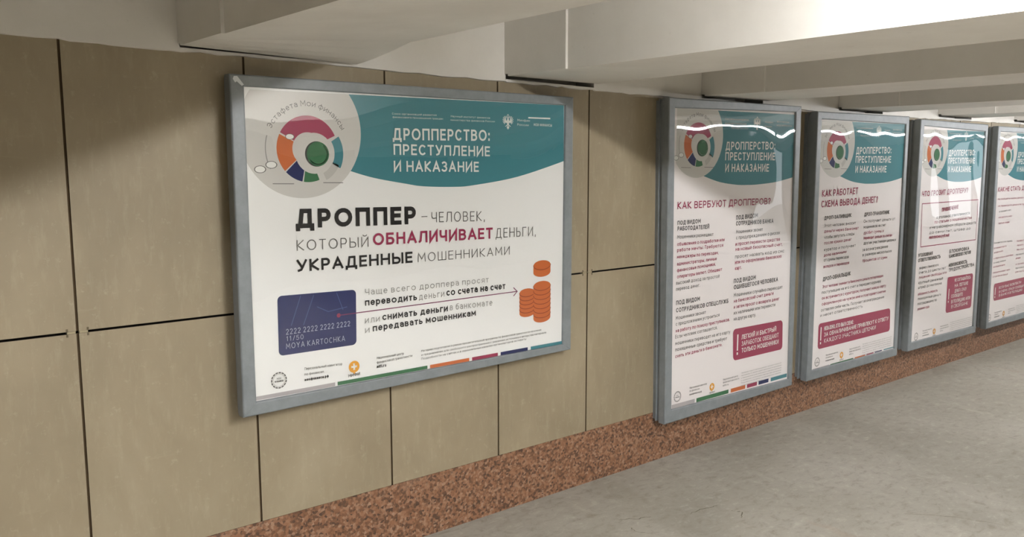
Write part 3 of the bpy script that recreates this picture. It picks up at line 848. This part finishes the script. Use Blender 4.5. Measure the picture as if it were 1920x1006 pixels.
def ribbon(mb, pts, t, put, mname):
    """a stroke of constant width t along pts, mitred at its bends"""
    pts = [p for i, p in enumerate(pts) if i == 0 or math.hypot(p[0] - pts[i - 1][0], p[1] - pts[i - 1][1]) > 1e-6]
    if len(pts) < 2:
        return
    closed = math.hypot(pts[0][0] - pts[-1][0], pts[0][1] - pts[-1][1]) < 1e-6
    if closed:
        pts = pts[:-1]
    k = len(pts)
    h = t / 2

    def nrm(a, b):
        dx, dy = b[0] - a[0], b[1] - a[1]
        l = math.hypot(dx, dy) or 1
        return (-dy / l, dx / l)
    L, Rr = [], []
    for i, p in enumerate(pts):
        prev = pts[i - 1] if (i or closed) else None
        nxt = pts[(i + 1) % k] if (i < k - 1 or closed) else None
        if prev is None:
            nn = nrm(p, nxt)
            p = (p[0] - nn[1] * h, p[1] + nn[0] * h)
            off = nn
        elif nxt is None:
            nn = nrm(prev, p)
            p = (p[0] + nn[1] * h, p[1] - nn[0] * h)
            off = nn
        else:
            n1, n2 = nrm(prev, p), nrm(p, nxt)
            sx, sy = n1[0] + n2[0], n1[1] + n2[1]
            d = sx * sx + sy * sy
            s = 2 / d if d > .45 else 2 / .45
            off = (sx * s, sy * s)
        L.append((p[0] + off[0] * h, p[1] + off[1] * h))
        Rr.append((p[0] - off[0] * h, p[1] - off[1] * h))
    for i in range(k if closed else k - 1):
        j = (i + 1) % k
        mb.face([put(*Rr[i]), put(*Rr[j]), put(*L[j]), put(*L[i])], mname)


def layout(s, cap, weight, width=None):
    """strokes of a line of text in metres, stretched to the given width; also the stroke thickness"""
    t = weight * cap
    items, tot, sp = [], 0.0, 0.0
    for ch in s:
        if ch == ' ':
            sp += .34
            continue
        g, h = (LOW[ch], XH) if ch in LOW else (GL[ch], 1.0)
        items.append((ch, g, h, tot + sp))
        sp += g[0]
        tot, sp = tot + sp, .165 + .1 * (weight < .11)
    k = (width / (tot * cap)) if width else 1.0
    out = []
    for ch, (gw, strokes), h, x in items:
        W_ = max(gw * cap * k, t * 1.02)
        H_ = h * cap
        for stt in strokes:
            out.append([(x * cap * k + t / 2 + px_ * (W_ - t), t / 2 + py_ * (H_ - t)) for px_, py_ in stt])
    return out, t, tot * cap * k


def text_line(mb, plane, entry):
    s, xa, za, xb, zb, cap, weight, colr = entry
    strokes, t, w = layout(s, cap, weight, xb - xa)
    slope = (zb - za) / (xb - xa)
    for i, stt in enumerate(strokes):
        dy = (i % 3) * 1.6e-5          # strokes that cross are not left in one plane
        ribbon(mb, stt, t, lambda x, y: (lambda q: (q[0], q[1] - dy, q[2]))(plane(xa + x, za + slope * x + y)), colr)


# ------------------------------------------------------------------ poster light boxes
def quad_at(Q, u, v):
    """bilinear point (x, z) in a quad given as top left, top right, bottom right, bottom left; u to the right, v down"""
    (ax, az), (bx, bz), (cx, cz), (dx, dz) = Q
    return ((ax * (1 - u) + bx * u) * (1 - v) + (dx * (1 - u) + cx * u) * v, (az * (1 - u) + bz * u) * (1 - v) + (dz * (1 - u) + cz * u) * v)


def inset(Q, d):
    (ax, az), (bx, bz), (cx, cz), (dx, dz) = Q
    return [(ax + d, az - d), (bx - d, bz - d), (cx - d, cz + d), (dx + d, dz + d)]


def lerp2(a, b, t_):
    return (a[0] + (b[0] - a[0]) * t_, a[1] + (b[1] - a[1]) * t_)


class Poster:
    def __init__(s, outer, opening, depth, label, bulge, wave, seed, paper='paper', hump=None):
        s.d, s.op = depth, opening
        cx = sum(p_[0] for p_ in outer) / 4
        zb = min(p_[1] for p_ in outer)
        s.root = empty('poster_light_box', (cx, 0, zb), label, 'poster', 'grey framed poster boxes along the tiled wall')
        s.case(outer)
        s.rails(outer, opening)
        s.base = -depth + .0125
        sh = MB()
        sh.face([(x, s.base, z) for x, z in opening], paper)
        s.sheet = sh.build('poster_sheet', s.root)
        s.lay = 0
        s.cover(opening, bulge, wave, seed, hump)

    def case(s, outer):
        m_ = MB()
        d = s.d
        prof = [(0.0, .012), (-.022, .012), (-.0225, .004), (-.030, .004), (-.0305, .012), (-d + .052, .012), (-d + .0515, .003), (-d + .046, .003)]
        loops = [[(x, y, z) for x, z in inset(outer, i_)] for y, i_ in prof]
        for A, B in zip(loops, loops[1:]):
            for k in range(4):
                l = (k + 1) % 4
                m_.face([A[k], A[l], B[l], B[k]], 'grey_metal')
        m_.face(loops[0], 'grey_metal_dark')
        m_.face([(x, -d + .030, z) for x, z in inset(outer, .004)], 'grey_metal_dark')
        m_.build('casing', s.root)

    def rails(s, outer, op):
        d = s.d
        prof = [(0, -d + .046), (0, -d + .005), (.06, -d + .001), (.12, -d), (.88, -d), (.95, -d + .001), (1, -d + .005), (1, -d + .024)]
        for k in range(4):
            l = (k + 1) % 4
            m_ = MB()
            for (sa, ya), (sb, yb) in zip(prof, prof[1:]):
                a0, a1 = lerp2(outer[k], op[k], sa), lerp2(outer[l], op[l], sa)
                b0, b1 = lerp2(outer[k], op[k], sb), lerp2(outer[l], op[l], sb)
                e = .0004
                ux, uz = outer[l][0] - outer[k][0], outer[l][1] - outer[k][1]
                ul = math.hypot(ux, uz)
                ex, ez = ux / ul * e, uz / ul * e
                m_.face([(a0[0] + ex, ya, a0[1] + ez), (a1[0] - ex, ya, a1[1] - ez), (b1[0] - ex, yb, b1[1] - ez), (b0[0] + ex, yb, b0[1] + ez)], 'grey_metal')
            m_.build('frame_rail', s.root)

    def cover(s, op, bulge, wave, seed, hump=None):
        r_ = random.Random(seed)
        ph = [r_.uniform(0, 6.28) for _ in range(6)]
        m_ = MB()
        nu, nv = 36, 48
        Q = inset(op, .0006)
        y0 = -s.d + (.0055 if hump else .0095)

        def pt(i, j):
            u, v = i / nu, j / nv
            x, z = quad_at(Q, u, v)
            e = min(1, 8 * u, 8 * (1 - u)) * min(1, 10 * v, 10 * (1 - v))
            dy = bulge * (1 - (2 * u - 1) ** 8) * (1 - (2 * v - 1) ** 2)
            dy += wave * (math.sin(11 * x + ph[0]) * math.sin(6 * z + ph[1]) + .7 * math.sin(17 * x + 5 * z + ph[2]) + .6 * math.sin(7 * z - 9 * x + ph[3])) * e
            if hump:
                dy += hump[0] * math.cos(5.2 * (x - hump[1])) * (z - 1.85) * math.exp(-((z - 1.85) / .3) ** 2) * e
            return (x, y0 - dy, z)
        for i in range(nu):
            for j in range(nv):
                m_.face([pt(i, j), pt(i + 1, j), pt(i + 1, j + 1), pt(i, j + 1)], 'clear_sheet')
        o = m_.build('cover_sheet', s.root, smooth=True)
        o['label'] = 'clear wavy plastic cover sheet'

    # printed layers
    def plane(s):
        s.lay += 1
        y = s.base - .00012 * s.lay
        return lambda x, z: (x, y, z)

    def poly(s, mb, pl, pts, mname):
        mb.face([pl(x, z) for x, z in pts], mname)

    def ring(s, mb, pl, c, r0, r1, a0, a1, mname, n_=24, ky=1.0):
        for k in range(n_):
            A, B = R(a0 + (a1 - a0) * k / n_), R(a0 + (a1 - a0) * (k + 1) / n_)
            P_ = [(c[0] + r * math.cos(q), c[1] + r * ky * math.sin(q)) for r, q in ((r0, A), (r1, A), (r1, B), (r0, B))]
            if r0 < 1e-6:
                P_ = P_[1:]
            s.poly(mb, pl, P_, mname)

    def done(s, name, mb):
        return mb.build(name, s.sheet, merge=False)

    def texts(s, entries, each=False):
        groups = {}
        for e in entries:
            groups.setdefault(e[0], []).append(e[1:])
        for g, L in groups.items():
            pl = s.plane()
            one = each or g in ('title_text', 'heading_text', 'warning_text')
            mb = MB()
            for e in L:
                text_line(mb, pl, e)
                if one:
                    s.done(g, mb)
                    mb = MB()
            if not one:
                s.done(g, mb)

    def clip(s, pts):
        """keep printed shapes inside the sheet"""
        xa = max(s.op[0][0], s.op[3][0]) + .001
        xb = min(s.op[1][0], s.op[2][0]) - .0
        zt = min(s.op[0][1], s.op[1][1]) - .0005

        def cut(P_, inside, inter):
            o = []
            for A, B in zip(P_, P_[1:] + P_[:1]):
                if inside(A):
                    o.append(A)
                if inside(A) != inside(B):
                    o.append(inter(A, B))
            return o

        def ix(c_):
            return lambda A, B: (c_, A[1] + (B[1] - A[1]) * (c_ - A[0]) / (B[0] - A[0]))

        def iz(c_):
            return lambda A, B: (A[0] + (B[0] - A[0]) * (c_ - A[1]) / (B[1] - A[1]), c_)
        pts = cut(pts, lambda p_: p_[0] >= xa, ix(xa))
        pts = cut(pts, lambda p_: p_[0] <= xb, ix(xb))
        return cut(pts, lambda p_: p_[1] <= zt, iz(zt))

    def banner(s, lower, disc_c, disc_r):
        """teal field with a curved lower edge, and the pale round field of the emblem over its left end"""
        mb = MB()
        pl = s.plane()
        zt = min(s.op[0][1], s.op[1][1]) - .0004
        xr = max(s.op[1][0], s.op[2][0])
        L = sorted(lower)
        # smooth the lower edge
        pts = []
        for i in range(len(L) - 1):
            p0, p1, p2, p3 = L[max(i - 1, 0)], L[i], L[i + 1], L[min(i + 2, len(L) - 1)]
            for k in range(6):
                t_ = k / 6
                pts.append(tuple(.5 * (2 * p1[q] + (p2[q] - p0[q]) * t_ + (2 * p0[q] - 5 * p1[q] + 4 * p2[q] - p3[q]) * t_ ** 2 + (3 * p1[q] - p0[q] - 3 * p2[q] + p3[q]) * t_ ** 3) for q in (0, 1)))
        pts.append(L[-1])
        xr = s.op[1][0] + (s.op[2][0] - s.op[1][0]) * .2 - .0004
        for A, B in zip(pts, pts[1:]):
            if A[0] >= xr:
                break
            B = (min(B[0], xr), B[1])
            s.poly(mb, pl, [A, B, (B[0], zt), (A[0], zt)], 'teal')
        if pts[-1][0] < xr:
            s.poly(mb, pl, [pts[-1], (xr, pts[-1][1] + .15 * (xr - pts[-1][0])), (xr, zt), (pts[-1][0], zt)], 'teal')
        s.done('teal_banner', mb)
        mb = MB()
        pl = s.plane()
        # paper coloured area left of the disc edge is the sheet itself; the disc lies on top of the banner
        circ = [(disc_c[0] + disc_r * math.cos(2 * math.pi * k / 72), disc_c[1] + disc_r * math.sin(2 * math.pi * k / 72)) for k in range(72)]
        s.poly(mb, pl, s.clip(circ), 'disc')
        # where the banner would show left of the disc above its middle
        s.done('emblem_field', mb)

    def emblem(s, c, r):
        mb = MB()
        pl = s.plane()
        for a0, a1, m_ in ((24, 151, 'pink'), (154, 221, 'orange'), (223.5, 258, 'navy'), (260.5, 291, 'green')):
            mb = MB()
            s.ring(mb, pl, c, r * .5, r, a0, a1, m_)
            s.done('ring_segment', mb)
        ic = (c[0] + .21 * r, c[1] - .13 * r)
        for r0, r1, a0, a1, m_ in ((.66, .90, 295, 336, 'faint'), (.68, .98, -28, 32, 'teal')):
            mb = MB()
            s.ring(mb, pl, ic, r * r0, r * r1, a0, a1, m_)
            s.done('ring_segment', mb)
        mb = MB()
        s.ring(mb, pl, c, r * 1.33, r * 1.36, 163, 206, 'palegrey')
        s.done('emblem_line', mb)
        for q in (-1.16, .48):
            mb = MB()
            s.poly(mb, pl, [(c[0] + q * r, c[1] - 1.035 * r), (c[0] + (q + .68) * r, c[1] - 1.05 * r), (c[0] + (q + .68) * r, c[1] - 1.03 * r), (c[0] + q * r, c[1] - 1.015 * r)], 'grey')
            s.done('emblem_line', mb)
        mb = MB()
        # lettering around the ring
        line, tot = 'Эстафета Мои финансы', 0
        cap = .17 * r
        strokes, t_, w_t = layout(line, cap, .11)
        R0 = r * 1.28
        span = R(126)
        k_ = span * R0 / w_t
        for stt in strokes:
            P_ = []
            for x, y in stt:
                a_ = R(153) - x * k_ / R0
                P_.append((c[0] + (R0 + y) * math.cos(a_), c[1] + (R0 + y) * math.sin(a_)))
            ribbon(mb, P_, t_, pl, 'grey')
        s.done('emblem_lettering', mb)
        mb = MB()
        pl = s.plane()
        s.ring(mb, pl, ic, 0, r * .62, 0, 360, 'disc', 36)
        s.done('emblem_centre', mb)
        pl = s.plane()
        for (dx, dz), big in (((-1.53, -.60), 1), ((-1.18, -.47), 1), ((-.57, .36), .8)):
            cc = (c[0] + dx * r, c[1] + dz * r)
            mb = MB()
            s.ring(mb, pl, cc, r * .155 * big, r * .185 * big, 0, 360, 'grey', 18, .6)
            s.ring(mb, pl, cc, 0, r * .157 * big, 0, 360, 'white', 18, .6)
            s.done('flying_coin', mb)
        mb = MB()
        gc = (c[0] + .33 * r, c[1] - .15 * r)
        s.ring(mb, pl, (gc[0] - .045 * r, gc[1]), 0, r * .385, 0, 360, 'darkgrey', 30)
        s.done('emblem_coin', mb)
        mb = MB()
        pl = s.plane()
        s.ring(mb, pl, gc, 0, r * .37, 0, 360, 'green', 30)
        s.ring(mb, pl, gc, r * .30, r * .32, -150, 60, 'faint', 24)
        s.done('emblem_coin', mb)

    def eagle(s, cx, cz, h):
        """small white double-headed eagle coat of arms"""
        mb = MB()
        pl = s.plane()

        def P_(L, mir=True):
            s.poly(mb, pl, [(cx + x * h, cz + z * h) for x, z in L], 'white')
            if mir:
                s.poly(mb, pl, [(cx - x * h, cz + z * h) for x, z in reversed(L)], 'white')
        P_([(0, .22), (.07, .2), (.11, .05), (.08, -.12), (.03, -.22), (0, -.24)])
        for a_, l0, l1 in ((84, .12, .36), (66, .08, .38), (48, .06, .36), (28, .05, .32), (6, .05, .28), (-18, .05, .25), (-44, .05, .22)):
            ca, sa = math.cos(R(a_)), math.sin(R(a_))
            ox, oz = .17, .04
            P_([(ox + ca * l0 - sa * .02, oz + sa * l0 + ca * .02), (ox + ca * l0 + sa * .02, oz + sa * l0 - ca * .02), (ox + ca * l1 + sa * .026, oz + sa * l1 - ca * .026), (ox + ca * (l1 + .03), oz + sa * (l1 + .03)), (ox + ca * l1 - sa * .022, oz + sa * l1 + ca * .022)])
        P_([(.09, .10), (.20, .14), (.22, -.02), (.10, -.06)])
        P_([(.01, .2), (.06, .2), (.09, .33), (.17, .31), (.10, .39), (.05, .38), (.02, .3)])
        P_([(.04, .40), (.11, .40), (.12, .46), (.075, .43), (.03, .46)])
        P_([(-.05, .47), (.05, .47), (.06, .55), (0, .51), (-.06, .55)], False)
        P_([(0, -.24), (.05, -.25), (.12, -.40), (.06, -.40), (.04, -.47), (0, -.48)])
        P_([(.05, -.14), (.20, -.26), (.24, -.24), (.22, -.30), (.16, -.29), (.04, -.20)])
        s.done('coat_of_arms', mb)

    def rounded(s, mb, pl, Q, r, mname, n_=5):
        """rounded quad, corners given top left, top right, bottom right, bottom left"""
        pts = []
        for i in range(4):
            p0, p1, p2 = Vector(Q[i - 1]), Vector(Q[i]), Vector(Q[(i + 1) % 4])
            a_ = (p0 - p1).normalized() * r
            b_ = (p2 - p1).normalized() * r
            for k in range(n_ + 1):
                q = R(90 * k / n_)
                pts.append(tuple(p1 + a_ * (1 - math.sin(q)) + b_ * (1 - math.cos(q))))
        s.poly(mb, pl, pts, mname)
        return pts

    def stripes(s, segs, z0, z1):
        mb = MB()
        pl = s.plane()
        for xa, xb, m_ in segs:
            s.poly(mb, pl, [(xa, z0), (xb, z0), (xb, z1), (xa, z1)], m_)
        s.done('footer_stripe', mb)

    def badge(s, c, r):
        """round line logo with three small bars of lettering"""
        mb = MB()
        pl = s.plane()
        for a_ in range(0, 360, 24):
            s.ring(mb, pl, c, r * .86, r * 1.02, a_, a_ + 19, 'grey', 3)
        s.ring(mb, pl, c, r * .74, r * .80, 0, 360, 'faint', 24)
        text_line(mb, pl, ('МОИ', c[0] - .28 * r, c[1] + .12 * r, c[0] + .28 * r, c[1] + .12 * r, .22 * r, .16, 'grey'))
        text_line(mb, pl, ('ФИНАНСЫ', c[0] - .56 * r, c[1] - .22 * r, c[0] + .56 * r, c[1] - .22 * r, .22 * r, .2, 'darkgrey'))
        s.done('round_logo', mb)

    def gold(s, c, r):
        mb = MB()
        pl = s.plane()
        s.ring(mb, pl, c, r * .56, r, 0, 360, 'gold', 24)
        for a_ in (45, 135, 225, 315):
            ca, sa = math.cos(R(a_)), math.sin(R(a_))
            w = .17 * r
            s.poly(mb, pl, [(c[0] + ca * .3 * r - sa * w, c[1] + sa * .3 * r + ca * w), (c[0] + ca * .3 * r + sa * w, c[1] + sa * .3 * r - ca * w), (c[0] + ca * .6 * r + sa * w, c[1] + sa * .6 * r - ca * w), (c[0] + ca * .6 * r - sa * w, c[1] + sa * .6 * r + ca * w)], 'gold')
        s.poly(mb, pl, [(c[0] - .14 * r, c[1] - .98 * r), (c[0] + .14 * r, c[1] - .98 * r), (c[0] + .10 * r, c[1] - 1.2 * r), (c[0] - .1 * r, c[1] - 1.2 * r)], 'gold')
        s.done('gold_logo', mb)

    def disc_pile(s, mb, pl, xa, xb, zt, zb, n_, m1='orange', m2='orange_dark'):
        """a pile of coins drawn flat: overlapping slabs with dark rims, an ellipse on top"""
        cx, rx = (xa + xb) / 2, (xb - xa) / 2
        ry = rx * .42
        z_top = zt - ry
        z_low = zb + ry
        y0 = pl(0, 0)[1]
        pts = [(cx + rx * math.cos(R(180 + 180 * k / 16)), z_low + ry * math.sin(R(180 + 180 * k / 16))) for k in range(17)]
        pts += [(cx + rx * math.cos(R(180 * k / 16)), z_top + ry * math.sin(R(180 * k / 16))) for k in range(17)]
        s.poly(mb, pl, pts, m1)
        y1 = y0 - .00012
        pl2 = lambda x, z: (x, y1, z)
        for k in range(n_):
            z = z_top - (z_top - z_low) * k / n_
            arc_ = [(cx + rx * math.cos(R(180 + 180 * q / 14)), z + ry * math.sin(R(180 + 180 * q / 14))) for q in range(15)]
            ribbon(mb, arc_, .0035, pl2, m2)
        s.lay += 1


CR = 'crimson'
# --- the wide poster
OUT1 = [(1.1705, 1.998), (2.839, 1.988), (2.835, .763), (1.1695, .741)]
OP1 = [(1.2235, 1.9560), (2.789, 1.9480), (2.781, .7965), (1.2225, .7935)]
P1 = Poster(OUT1, OP1, .085, 'wide landscape poster in grey metal frame with blue bank card and coins printed on it', .013, .0005, 3)
P1.banner([(1.60, 1.668), (1.6369, 1.6534), (1.7488, 1.6225), (1.8992, 1.5961), (1.9883, 1.5832), (2.1418, 1.5776), (2.2508, 1.5823), (2.5034, 1.616), (2.79, 1.686)], (1.4475, 1.7985), .249)
P1.emblem((1.4675, 1.7355), .1255)
P1.eagle(2.4455, 1.8605, .066)
for e in range(1):
    mb = MB()
    pl = P1.plane()
    P1.poly(mb, pl, [(2.565, 1.887), (2.70, 1.887), (2.70, 1.8805), (2.565, 1.8805)], 'white')
    P1.done('banner_rule', mb)
mb = MB()
pl = P1.plane()
P1.rounded(mb, pl, [(1.3235, 1.1840), (1.6575, 1.1765), (1.6540, .9515), (1.3215, .9530)], .018, 'navy')
P1.done('bank_card_picture', mb)
mb = MB()
pl = P1.plane()
for L in ([(1.4179, 1.175), (1.376, 1.0651)], [(1.4725, 1.172), (1.4267, 1.0618)], [(1.5716, 1.1708), (1.5968, 1.103)], [(1.4871, 1.1246), (1.5326, 1.101), (1.6141, 1.1104)]):
    ribbon(mb, L, .0035, pl, 'cardline')
P1.done('card_line', mb)
mb = MB()
pl = P1.plane()
ribbon(mb, [(1.5777, 1.0805), (2.496, 1.0855)], .0038, pl, 'plum')
ribbon(mb, [(2.478, 1.104), (2.4985, 1.0855), (2.478, 1.067)], .0042, pl, 'plum')
P1.ring(mb, pl, (1.5777, 1.0803), 0, .0085, 0, 360, 'crimson', 16)
P1.done('arrow', mb)
for nm, a in (('coin_picture', (2.598, 2.7055, 1.2195, 1.1405, 1)), ('coin_stack_picture', (2.5125, 2.606, 1.0935, .9575, 5)), ('coin_stack_picture', (2.598, 2.7055, 1.1205, .9205, 7))):
    mb = MB()
    P1.disc_pile(mb, P1.plane(), *a)
    P1.done(nm, mb)
P1.badge((1.3177, .8590), .0315)
P1.gold((1.6403, .8618), .0245)
P1.stripes([(1.225, 1.553, 'stripe_grey'), (1.5648, 1.9943, 'green'), (2.0082, 2.2184, 'orange'), (2.2345, 2.3821, 'crimson'), (2.3988, 2.5624, 'navy'), (2.5814, 2.783, 'teal')], .7966, .8115)
mb = MB()
mb.face([(1.186, -.0856, 1.990), (1.198, -.0862, 1.991), (1.222, -.0856, 1.962), (1.214, -.0856, 1.957), (1.196, -.0864, 1.972)], 'scuffed_metal')
mb.face([(1.186, -.0856, 1.990), (1.196, -.0864, 1.972), (1.190, -.0856, 1.968), (1.182, -.0856, 1.980)], 'scuffed_metal')
o = mb.build('corner_scuff', P1.root)
o['label'] = 'pale scuffed corner'

# --- the four upright posters
FR = {
    2: ([(3.509, 2.016), (4.742, 2.014), (4.762, .254), (3.534, .241)], [(3.560, 1.9625), (4.683, 1.9765), (4.722, .302), (3.588, .316)]),
    3: ([(4.925, 1.990), (6.114, 1.993), (6.130, .246), (4.934, .249)], [(4.976, 1.943), (6.072, 1.937), (6.088, .305), (4.990, .315)]),
    4: ([(6.292, 1.980), (7.440, 1.968), (7.471, .244), (6.293, .250)], [(6.346, 1.932), (7.398, 1.910), (7.418, .304), (6.344, .316)]),
    5: ([(7.642, 1.960), (8.800, 1.957), (8.800, .242), (7.672, .246)], [(7.692, 1.915), (8.750, 1.910), (8.750, .300), (7.718, .300)]),
}
LAB = {
    2: 'upright grey framed poster nearest the wide one, small red box at its lower right',
    3: 'tall grey framed poster with two-line red heading and full-width red box near its foot',
    4: 'tall grey framed poster with thin red outlined panel in the middle and square red box',
    5: 'tall grey framed poster cut off by right edge of photo, farthest along the wall',
}
# offset of the shared header and footer print from poster 2, and its scale in width
OFF = {2: (0.0, 0.0, 1.0), 3: (1.418, -.020, .985), 4: (2.790, -.032, .965), 5: (4.108, -.042, .955)}
TITLE = [('ДРОППЕРСТВО:', 0, .180, .488), ('ПРЕСТУПЛЕНИЕ', 0, .118, .488), ('И НАКАЗАНИЕ', 0, .055, .427)]
HEAD = [e for e in TEXTS_2 if e[0] == 'title_text']
POST = {2: P1}
for k in (2, 3, 4, 5):
    outer, op = FR[k]
    P = Poster(outer, op, .10, LAB[k], 0.0, {2: .0007, 3: .0009, 4: .0009, 5: .0008}[k], 10 + k, 'paper_rosy', {2: (.026, 4.1), 3: (.005, 5.2), 4: (.012, 7.15), 5: (.008, 8.3)}[k])
    dx, dz, sx = OFF[k]
    X = lambda x, dx=dx, sx=sx: 3.60 + (x - 3.60) * sx + dx
    Z = lambda z, dz=dz: z + dz
    P.banner([(X(x), Z(z)) for x, z in ((3.80, 1.611), (3.8219, 1.6017), (3.9696, 1.5655), (4.1214, 1.5475), (4.2238, 1.5440), (4.328, 1.5446), (4.5115, 1.5557), (4.7023, 1.5825))], (X(3.762), Z(1.818)), .226)
    P.emblem((X(3.772), Z(1.7725)), .120)
    P.eagle(X(4.305), Z(1.898), .075)
    L = [(g, s_, X(xa), Z(za), X(xb), Z(zb), cap, w, c) for g, s_, xa, za, xb, zb, cap, w, c in HEAD]
    # small print of the banner
    for s_, xa, xb, z in (('Союз организаций развития', 4.00, 4.22, 1.913), ('финансового просвещения', 4.00, 4.20, 1.889), ('Научный институт', 4.06, 4.22, 1.864), ('Минфин', 4.38, 4.46, 1.905), ('России', 4.38, 4.45, 1.880), ('МОИ ФИНАНСЫ', 4.50, 4.66, 1.888), ('финансы', 4.50, 4.63, 1.911)):
        L.append(('banner_text', s_, X(xa), Z(z), X(xb), Z(z), .0105, .15, 'faint'))
    # footer
    P.badge((X(3.6475), Z(.378)), .030)
    P.gold((X(3.9545), Z(.381)), .0225)
    for s_, xa, xb, z, w in (('Персональный навигатор', 3.751, 3.905, .404, .12), ('по финансам', 3.751, 3.84, .386, .12), ('моифинансы.рф', 3.751, 3.86, .366, .2), ('НИФИ', 3.93, 3.98, .343, .16), ('Национальный центр', 4.056, 4.20, .402, .12), ('финансовой грамотности', 4.056, 4.212, .384, .12), ('nifi.ru', 4.056, 4.11, .365, .2)):
        L.append(('fine_print', s_, X(xa), Z(z), X(xb), Z(z), .011, w, 'grey'))
    fp = ['Материал подготовлен в рамках просветительской', 'программы по финансовой грамотности населения', 'и предназначен для свободного распространения', 'с указанием источника и авторства материала', 'Подробности на сайтах и в официальных каналах', 'организаторов эстафеты']
    for i, s_ in enumerate(fp):
        z = .414 - .0155 * i
        L.append(('fine_print', s_, X(4.232), Z(z), X(4.648 if i < 5 else 4.46), Z(z), .0085, .13, 'palegrey'))
    P.stripes([(X(xa), X(xb), m_) for xa, xb, m_ in ((3.600, 3.800, 'stripe_grey'), (3.8146, 4.1122, 'green'), (4.1347, 4.2769, 'orange'), (4.295, 4.3961, 'crimson'), (4.4129, 4.5168, 'navy'), (4.5416, 4.715, 'teal'))], Z(.3145) if k == 2 else Z(.334) - .004, Z(.338))
    BOX = {2: [(4.138, .6975), (4.6451, .6924), (4.654, .5045), (4.148, .506)], 3: [(5.061, .6162), (6.0088, .6156), (6.0202, .444), (5.0623, .4434)],
           4: [(6.905, .7617), (7.3677, .7553), (7.3731, .4672), (6.9094, .4729)], 5: [(7.799, .6244), (8.66, .6273), (8.68, .4675), (7.8113, .4744)]}[k]
    BANG = {2: (4.186, .655, .568), 3: (5.094, .584, .505), 4: (6.945, .66, .585), 5: (7.835, .585, .53)}[k]
    mb = MB()
    pl = P.plane()
    P.rounded(mb, pl, BOX, .026, 'crimson')
    P.done('warning_panel', mb)
    mb = MB()
    pl = P.plane()
    bx, bt, bb = BANG
    ribbon(mb, [(bx, bt), (bx, bb)], .011, pl, 'white')
    ribbon(mb, [(bx, bb - .022), (bx, bb - .025)], .012, pl, 'white')
    P.done('exclamation_mark', mb)
    if k == 4:
        mb = MB()
        pl = P.plane()
        Q = [(6.405, 1.3598), (7.3689, 1.3609), (7.3705, 1.0325), (6.4211, 1.0353)]
        for i in range(4):
            ribbon(mb, [Q[i], Q[(i + 1) % 4]], .006, pl, 'crimson')
        P.done('panel_outline', mb)
    own = {2: TEXTS_2, 3: TEXTS_3, 4: TEXTS_4, 5: TEXTS_5}[k]
    P.texts(L + [e for e in own if e[0] != 'title_text'])

P1.texts([('card_text' if e[0] == 'bank_card' else e[0],) + e[1:] for e in TEXTS_1], True)
